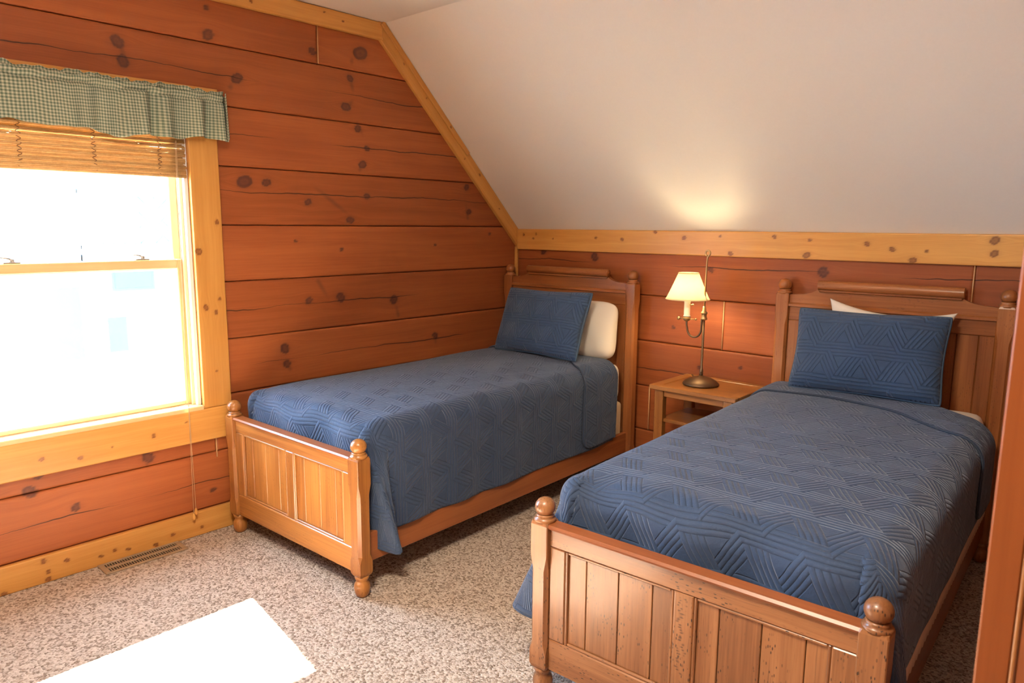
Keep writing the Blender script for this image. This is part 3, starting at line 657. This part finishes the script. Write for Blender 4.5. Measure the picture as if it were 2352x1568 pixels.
def rbox(lo, hi, r, name, mat, parent=None, n=6):
    """soft box with rounded corners"""
    lo, hi = np.array(lo, float), np.array(hi, float); c = (lo + hi) / 2; h = (hi - lo) / 2
    V = []; F = []
    N = 14
    import itertools
    for ax in range(3):
        for sg in (-1, 1):
            base = len(V); u = np.linspace(-1, 1, N)
            for i in range(N):
                for j in range(N):
                    p = np.zeros(3); p[ax] = sg; p[(ax + 1) % 3] = np.tanh(u[i] * 2.2) / np.tanh(2.2); p[(ax + 2) % 3] = np.tanh(u[j] * 2.2) / np.tanh(2.2)
                    p = p * h; q = np.clip(p, -(h - r), h - r); d = p - q; l = np.linalg.norm(d)
                    V.append(c + q + (d / l * r if l > 1e-9 else 0))
            for i in range(N - 1):
                for j in range(N - 1):
                    f = [base + i * N + j, base + (i + 1) * N + j, base + (i + 1) * N + j + 1, base + i * N + j + 1]; F.append(f if sg > 0 else f[::-1])
    m = MB(); m.add(np.array(V), F, 0, True)
    import bmesh
    o = m.build(name, mat, parent, edge_fix=False)
    bm = bmesh.new(); bm.from_mesh(o.data); bmesh.ops.remove_doubles(bm, verts=bm.verts, dist=0.0005); bmesh.ops.recalc_face_normals(bm, faces=bm.faces); bm.to_mesh(o.data); bm.free()
    return o
def place(o, B): o.location = B[0]; o.rotation_euler = (0, 0, B[1]); return o

def lnoise(shape_u, shape_w, seed, sc):
    r = np.random.default_rng(seed); out = 0
    for k in range(7):
        a = r.uniform(0, 2 * PI); f = sc * r.uniform(0.6, 1.6); out = out + np.sin(f * (shape_u * math.cos(a) + shape_w * math.sin(a)) + r.uniform(0, 6.3))
    return out / 4

def quilt(B, label, pr):
    """pr: uL,uR drop planes, wF foot plane, r, zt, lengths"""
    uL, uR, wF, r, zt = pr['uL'], pr['uR'], pr['wF'], pr['r'], pr['zt']
    u0, u1, w1 = uL + r, uR - r, wF - r
    q = place(empty('quilt'), B); tag(q, label, 'quilt', 'blue quilts on the beds')
    def prof(rho):
        a = np.clip(rho / r, 0, PI / 2); ex = np.maximum(0, rho - r * PI / 2)
        return r * np.sin(a), r * (1 - np.cos(a)) + ex
    def pos(s, t, extra=0.0):
        """s, t unfolded coordinates (u and w on the flat top)"""
        ox = np.where(s < u0, s - u0, np.where(s > u1, s - u1, 0.0)); of = np.maximum(0, t - w1)
        rho = np.hypot(ox, of) + 1e-9; ca, sa = ox / rho, of / rho
        s2 = (2 * np.abs(ca) * sa) ** pr.get('sx', 1.3); a_, b_ = np.abs(ox) / np.where(ox > 0, pr['dropR'], pr['dropL']), of / pr['dropF']
        rr = rho * np.where((a_ > 1e-6) & (b_ > 1e-6), np.maximum(a_, b_) / np.maximum(1e-9, (a_ ** 2.6 + b_ ** 2.6) ** (1 / 2.6)), 1.0)
        h, d = prof(rr)
        fl = np.clip((d - 0.10) / 0.45, 0, 1.4); A = np.where(ox > 0, pr['AR'], pr['AL'])
        sgn = np.sign(ox)
        U = np.clip(s, u0, u1) + ca * h + sgn * A * s2 * fl + sgn * pr.get('side', 0.0) * np.abs(ca) ** 4 * fl
        Wd = np.minimum(t, w1) + sa * h + pr.get('fw', 0.0) * s2 * fl
        Wd = np.minimum(Wd, np.where((U > -0.045) & (U < BW_ + 0.04), wF + 0.005, wF + pr.get('wx', 0.03)))
        crown = 0.014 * np.clip(1 - ((s - 0.515) / 0.5) ** 2, 0, 1) * np.clip((w1 + .1 - t) / 0.3, 0, 1)
        Zd = zt + crown - d
        # softness and folds
        U = U + sgn * np.clip(d - 0.05, 0, .4) * pr.get('wave', 0.03) * np.sin(t * 13 + 2 * np.sin(t * 4)) * (1 - s2)
        U = U + s2 * fl * 0.020 * np.sin(9 * np.arctan2(of, np.abs(ox) + 1e-6)) * sgn
        Zd = Zd + 0.004 * lnoise(s, t, pr['seed'], 11) * np.clip(1 - d / 0.1, 0, 1)
        if pr.get('puff'):
            e = np.exp(-((t - (w1 + 0.06)) / 0.10) ** 2); Zd = Zd + e * 0.018 * lnoise(s, t, 5, 16)
            Wd = Wd + np.clip((t - w1) / 0.1, 0, 1) * np.clip((0.5 - d) / 0.2, 0, 1) * -0.018 * (1 + lnoise(s, t * 0.4, 8, 17)) * (s2 < 0.3)
        return np.stack([U, -Wd, Zd], -1)
    sL, sR = u0 - pr['dropL'], u1 + pr['dropR']; tF = w1 + pr['dropF']; tH = pr['wH']
    ns, ntt = 230, 300
    s = np.linspace(sL, sR, ns)
    head = lambda q_: tH + pr.get('wHR', 0.0) / (1 + np.exp(-(np.asarray(q_) - 0.84) * 14))
    Sg, Tg = np.meshgrid(s, np.linspace(0, 1, ntt), indexing='ij'); hs_ = head(s)[:, None]; Tg = hs_ + (tF - hs_) * Tg
    P = pos(Sg, Tg)
    P = P + 0.0
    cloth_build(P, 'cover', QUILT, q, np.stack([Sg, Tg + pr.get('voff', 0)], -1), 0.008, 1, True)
    # bottom hem
    for e in (P[:, -1], P[0], P[-1]): MB().tube(e[::3], 0.005, 6).build('binding', BIND, q)
    # folded-back strip at the head
    wfree = pr['free']                                   # function of s
    n2, nf = ns, 46
    ss = np.linspace(sL + pr.get('trimL', 0.02), sR - pr.get('trimR', 0.02), n2); off = 0.017
    dn = 1e-3
    def nrm(S_, T_):
        a = pos(S_ + dn, T_) - pos(S_ - dn, T_); c = pos(S_, T_ + dn) - pos(S_, T_ - dn); n_ = np.cross(c, a); n_ /= np.linalg.norm(n_, axis=-1)[..., None] + 1e-12
        return n_
    th = np.linspace(0, PI, 9)
    rows = []
    T0 = head(ss); P0 = pos(ss, T0); N0 = nrm(ss, T0)
    if N0[n2 // 2][2] < 0: flipn = -1
    else: flipn = 1
    back = P0 - pos(ss, T0 + 0.01); back /= np.linalg.norm(back, axis=1)[:, None]
    for a in th: rows.append(P0 + N0 * flipn * (off / 2) * (1 - math.cos(a)) + back * 0.012 * math.sin(a))
    wf = np.array([wfree(x) for x in ss])
    # rounded lower corners of the flap
    rc = 0.07; dist = np.minimum(ss - ss[0], ss[-1] - ss); cut = np.where(dist < rc, rc - np.sqrt(np.maximum(0, rc ** 2 - (rc - dist) ** 2)), 0)
    wf = wf - cut
    for k in range(1, nf + 1):
        Tk = T0 + (wf - T0) * k / nf; lift = off * (1 - 0.25 * (k / nf) ** 4); rows.append(pos(ss, Tk) + nrm(ss, Tk) * flipn * lift)
    R = np.stack(rows, 1)
    tv = np.concatenate([tH - np.linspace(0, .02, 9)[None, :] + 0 * ss[:, None], tH + (wf[:, None] - tH) * (np.arange(1, nf + 1) / nf)[None, :]], 1)
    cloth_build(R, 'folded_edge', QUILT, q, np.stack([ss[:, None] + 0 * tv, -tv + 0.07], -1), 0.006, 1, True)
    MB().tube(R[::2, -1], 0.0055, 6).build('binding', BIND, q)
    return q, pos
q1, pos1 = quilt(B1, 'blue quilted coverlet on the bed against the log wall', dict(uL=-0.012, uR=1.040, wF=2.130, r=0.085, zt=0.752, dropL=0.42, dropR=0.535, dropF=0.60, puff=True, wH=0.20, AL=0.02, AR=0.10, fw=-0.055, seed=3, wx=0.02, cs=0.22, sx=0.8, wave=0.02,
    free=lambda s: 0.26 + 0.30 / (1 + math.exp(-(s - 0.86) * 13)), trimL=0.1, trimR=0.02))
q2, pos2 = quilt(B2, 'blue quilted coverlet on the foreground bed right of the nightstand', dict(uL=-0.018, uR=1.055, wF=2.128, r=0.095, zt=0.765, dropL=0.47, dropR=0.40, dropF=0.56, wave=0.005, sx=1.0, wH=0.15, wHR=0.24, AL=0.16, AR=0.10, seed=4, wx=0.10, fw=0.07, puff=True, voff=0.03,
    free=lambda s: 0.375 + 0.34 / (1 + math.exp(-(s - 0.78) * 10)), trimL=0.02, trimR=0.02))
for B, nm, mt in ((B1, 'the bed against the log wall', 0.737), (B2, 'the foreground bed right of the nightstand', 0.757)):
    o = place(rbox((0.03, -2.09, 0.485), (1.0, -0.045, mt), 0.06, 'mattress', SHEET), B); tag(o, 'white sheeted mattress under the blue quilt of ' + nm, 'mattress', 'mattresses')
    o = place(rbox((0.025, -2.10, 0.178), (1.005, -0.035, 0.485), 0.03, 'box_spring', TICK), B); tag(o, 'ivory box spring inside the frame of ' + nm, 'box spring', 'box springs')
# scalloped pad edge showing under the quilt of the near bed
m = MB(); n = 240; ww = np.linspace(0.1, 2.05, n)
zz = 0.272 + 0.011 * np.abs(np.sin(ww * PI / 0.045))
P = np.stack([np.stack([np.full(n, 1.012 + 0.018 * f), -ww, zz * (1 - f) + 0.45 * f], -1) for f in (1.0, 0.8, 0.5, 0.2, 0.0)], 1)
P = np.stack([np.stack([np.full(n, 1.020 + 0.021 * math.sin(f * PI / 2)), -ww, 0.47 + (zz - 0.47) * f], -1) for f in np.linspace(0, 1, 6)], 1)
o = place(MB().grid(P).build('mattress_pad', plain('blush_cotton', (0.86, 0.70, 0.61), 0.85, 0.3, 300), edge_fix=False), B2)
md = o.modifiers.new('thick', 'SOLIDIFY'); md.thickness = 0.003
tag(o, 'pale pink scalloped pad edge below the quilt along the foreground bed rail', 'bedding')

def pillow(name, Wd, Ht, Th, mat, B, u, w, z, lean, yaw=0.0, roll=0.0, quv=True, rnd=0.02, pinch=0.05, sag=0.0, seed=0, piping=None, wr=0.004):
    """stands on its lower edge at (u, w, z), leaning back towards the headboard"""
    n = 44; a = np.linspace(-1, 1, n)
    a = np.sign(a) * (1 - (1 - np.abs(a)) ** 1.35)
    A, Bv = np.meshgrid(a, a, indexing='ij')
    X0 = Wd / 2 * A * (1 - pinch * (1 - Bv ** 2) * np.abs(A) ** 3); Z0 = Ht / 2 * Bv * (1 - pinch * 1.4 * (1 - A ** 2) * np.abs(Bv) ** 3)
    X0 = X0 * (1 - rnd * np.abs(Bv) ** 7); Z0 = Z0 * (1 - rnd * 1.5 * np.abs(A) ** 7)
    T = Th / 2 * ((1 - np.abs(A) ** 3.2) * (1 - np.abs(Bv) ** 3.2)) ** 0.42
    T = T * (1 - sag * Bv)
    nz_ = wr * lnoise(X0, Z0, seed + 20, 22) * (T / (Th / 2))
    cr, sr = math.cos(roll), math.sin(roll)
    me_v = []
    for sg in (-1, 1):
        Yp = sg * T + nz_
        X1 = X0 * cr - (Z0 + Ht / 2) * sr; Z1 = X0 * sr + (Z0 + Ht / 2) * cr
        # lean back (+y) about the lower edge
        Y2 = Yp * math.cos(lean) + Z1 * math.sin(lean); Z2 = Z1 * math.cos(lean) - Yp * math.sin(lean)
        X3 = X1 * math.cos(yaw) - Y2 * math.sin(yaw); Y3 = X1 * math.sin(yaw) + Y2 * math.cos(yaw)
        me_v.append(np.stack([X3 + u, Y3 - w, Z2 + z], -1))
    m = MB(); m.grid(me_v[0], True); m.grid(me_v[1], True, flip=True)
    uv = np.stack([X0, Z0, 0 * X0], -1).reshape(-1, 3)
    o = m.build(name, mat, None, {'quv': np.concatenate([uv, uv + [0.3, 0.2, 0]])}, edge_fix=False)
    import bmesh
    bm = bmesh.new(); bm.from_mesh(o.data); bmesh.ops.remove_doubles(bm, verts=bm.verts, dist=0.0004); bmesh.ops.recalc_face_normals(bm, faces=bm.faces); bm.to_mesh(o.data); bm.free()
    place(o, B)
    if piping:
        F = me_v[0]; ring = np.concatenate([F[:, 0], F[-1, 1:], F[::-1, -1][1:], F[0, ::-1][1:]])
        MB().tube(ring, 0.006, 6).build('piping', piping, o)
    return o
PIPE = plain('blue_piping', (0.042, 0.085, 0.15), 0.75, 0.3, 300)
tag(pillow('pillow', 0.67, 0.385, 0.17, SHEET, B1, 0.66, 0.150, 0.756, 0.13, 0.02, 0.0, seed=1, wr=0.016, sag=0.25, pinch=0.03, rnd=0.09), 'white pillow leaning on the headboard behind the blue sham by the log wall', 'pillow', 'white pillows behind the shams')
tag(pillow('pillow', 0.58, 0.460, 0.10, SHEET, B2, 0.530, 0.125, 0.777, 0.08, 0.0, -0.055, seed=2, pinch=0.15, wr=0.007, rnd=0.0), 'white pillow peeking out behind the blue sham on the foreground bed', 'pillow', 'white pillows behind the shams')
tag(pillow('pillow_sham', 0.765, 0.445, 0.145, SHAM, B1, 0.525, 0.385, 0.778, 0.36, -0.13, 0.022, seed=3, piping=PIPE, wr=0.008), 'blue quilted pillow sham leaning on the bed against the log wall', 'pillow', 'blue quilted shams')
tag(pillow('pillow_sham', 0.70, 0.425, 0.165, SHAM, B2, 0.492, 0.275, 0.795, 0.30, 0.0, 0.012, seed=4, piping=PIPE, wr=0.009), 'blue quilted pillow sham on the foreground bed right of the lamp', 'pillow', 'blue quilted shams')

# ------------------------------------------------------------------ nightstand
NX, NY = 1.738, -0.275
ns = tag(empty('nightstand', (NX, NY, 0)), 'small honey oak nightstand with open shelf between the two beds', 'nightstand')
def nb(name, lo, hi, axis, mat=OAK, bev=0.003): return MB().box(lo, hi, axis, bev).build(name, mat, ns)
hx, hy = 0.262, 0.218
for lo, hi, ax in (((-hx, -hy, 0.695), (hx, -hy + 0.05, 0.720), 0), ((-hx, hy - 0.05, 0.695), (hx, hy, 0.720), 0), ((-hx, -hy + 0.0505, 0.695), (-hx + 0.06, hy - 0.0505, 0.720), 1), ((hx - 0.06, -hy + 0.0505, 0.695), (hx, hy - 0.0505, 0.720), 1)):
    nb('top_frame', lo, hi, ax)
nb('top_panel', (-hx + 0.0605, -hy + 0.0505, 0.695), (hx - 0.0605, hy - 0.0505, 0.717), 0, bev=0.002)
for sx in (-1, 1):
    for sy in (-1, 1):
        cx, cy = sx * (hx - 0.052), sy * (hy - 0.045); nb('leg', (cx - 0.027, cy - 0.022, 0.0), (cx + 0.027, cy + 0.022, 0.695), 2)
nb('apron', (-hx + 0.08, -hy + 0.03, 0.655), (hx - 0.08, -hy + 0.045, 0.695), 0); nb('apron', (-hx + 0.08, hy - 0.045, 0.60), (hx - 0.08, hy - 0.03, 0.695), 0)
for sx in (-1, 1): nb('side_apron', (sx * (hx - 0.045) - 0.008, -hy + 0.068, 0.64), (sx * (hx - 0.045) + 0.008, hy - 0.068, 0.695), 1)
nb('shelf', (-hx + 0.05, -hy + 0.04, 0.505), (hx - 0.05, hy - 0.04, 0.525), 0); nb('shelf', (-hx + 0.05, -hy + 0.04, 0.14), (hx - 0.05, hy - 0.04, 0.16), 0)

# ------------------------------------------------------------------ table lamp
lx, ly, lz = 1.690, -0.285, 0.7195
lm = tag(empty('table_lamp', (lx, ly, lz)), 'bronze candlestick lamp with lit cream shade on the nightstand', 'lamp')
MB().lathe([(0.100, 0.0), (0.103, 0.004), (0.100, 0.010), (0.085, 0.024), (0.058, 0.038), (0.030, 0.046), (0.016, 0.050), (0.010, 0.054), (0, 0.054)], seg=40).build('base', BRONZE, lm)
m = MB(); m.lathe([(0.010, 0.05), (0.010, 0.085), (0.0065, 0.09), (0.0065, 0.38)], seg=16); m.lathe([(0.0095, 0.058), (0.0115, 0.062), (0.0095, 0.066)], seg=16); m.lathe([(0.0095, 0.070), (0.0115, 0.074), (0.0095, 0.078)], seg=16)
m.build('pole', BRONZE, lm)
m = MB(); pts = [(0, 0, 0.38), (0.0, 0, 0.55), (0.002, 0, 0.70), (0.004, 0, 0.725)]
pts += [(0.005 + 0.0135 * math.sin(a), 0, 0.748 - 0.0155 * math.cos(a)) for a in np.linspace(0.55, 5.9, 20)]
m.tube(pts, 0.0048, 10); m.build('hook_rod', BRASS, lm)
m = MB(); m.lathe([(0.012, 0.372), (0.0185, 0.376), (0.0185, 0.382), (0.015, 0.388), (0.015, 0.405), (0.0185, 0.410), (0.0185, 0.416), (0.011, 0.422), (0.009, 0.445), (0.0065, 0.450)], seg=20); m.build('collar', BRASS, lm)
ax = -0.108
pts = [(-0.012, 0, 0.385), (-0.014, 0, 0.36)] + [(ax / 2 + abs(ax / 2 + 0.010) * math.cos(a) - 0.004, 0, 0.318 - 0.05 * math.sin(a)) for a in np.linspace(0.1, PI - 0.1, 18)] + [(ax - 0.0, 0, 0.335), (ax, 0, 0.368)]
m = MB(); m.tube(pts, 0.0055, 10); m.build('arm', BRONZE, lm)
m = MB(); m.lathe([(0.006, 0.355), (0.016, 0.360), (0.022, 0.372), (0.022, 0.378), (0.012, 0.384)], (ax, 0, 0), 20)
m.tube([(ax - 0.05, 0, 0.369), (ax - 0.02, 0, 0.370), (ax + 0.02, 0, 0.370), (ax + 0.056, 0, 0.371)], 0.003, 8)
m.lathe([(0, -0.011), (0.008, -0.007), (0.011, 0), (0.008, 0.007), (0, 0.011)], (ax - 0.052, 0, 0.369), 14); m.lathe([(0, -0.007), (0.005, -0.004), (0.007, 0), (0.005, 0.004), (0, 0.007)], (ax + 0.058, 0, 0.371), 14); m.lathe([(0, -0.005), (0.005, 0), (0, 0.005)], (ax + 0.035, 0, 0.3705), 12)
m.build('cross_key', BRASS, lm)
m = MB(); m.lathe([(0.021, 0.384), (0.020, 0.388), (0.0175, 0.392), (0.0175, 0.462), (0.0185, 0.466), (0.0185, 0.488)], (ax, 0, 0), 20); m.build('candle_sleeve', CANDLE, lm)
m = MB(); m.tube([(ax + 0.015, 0, 0.452), (ax + 0.034, 0, 0.453)], 0.0025, 8); m.lathe([(0, -0.006), (0.005, -0.004), (0.006, 0), (0.005, 0.004), (0, 0.006)], (ax + 0.036, 0, 0.453), 12); m.build('switch_key', BRASS, lm)
# pleated conical shade, open top and bottom
nA, nH = 144, 14; an = np.linspace(0, 2 * PI, nA + 1); hh = np.linspace(0, 1, nH)
An, Hh = np.meshgrid(an, hh, indexing='ij'); Rr_ = 0.124 + (0.056 - 0.124) * Hh ** 0.92 + 0.0009 * np.sin(72 * An) + np.where(Hh < 0.05, 0.002, 0)
P = np.stack([ax + Rr_ * np.cos(An), Rr_ * np.sin(An), 0.483 + 0.153 * Hh], -1)
so = MB().grid(P).build('lamp_shade', SHADE, lm, edge_fix=False); md = so.modifiers.new('thick', 'SOLIDIFY'); md.thickness = 0.0012
m = MB(); m.tube([(ax + 0.060 * math.cos(a), 0.060 * math.sin(a), 0.632) for a in np.linspace(0, 2 * PI, 33)], 0.0016, 6); m.tube([(ax - 0.060, 0, 0.632), (ax + 0.060, 0, 0.632)], 0.0014, 6); m.tube([(ax, -0.060, 0.632), (ax, 0.060, 0.632)], 0.0014, 6); m.build('shade_ring', BRASS, lm)
MB().lathe([(0.012, 0.486), (0.013, 0.512), (0.020, 0.525), (0.025, 0.543), (0.022, 0.565), (0.012, 0.577), (0, 0.580)], (ax, 0, 0), 20).build('bulb', BULB, lm)
MB().tube([(-0.085, 0.03, 0.008), (-0.11, 0.07, 0.005), (-0.10, 0.13, 0.005), (-0.16, 0.19, 0.005), (-0.17, 0.222, 0.0), (-0.17, 0.25, -0.10), (-0.17, 0.255, -0.5)], 0.003, 8).build('cord', BRONZE, lm)
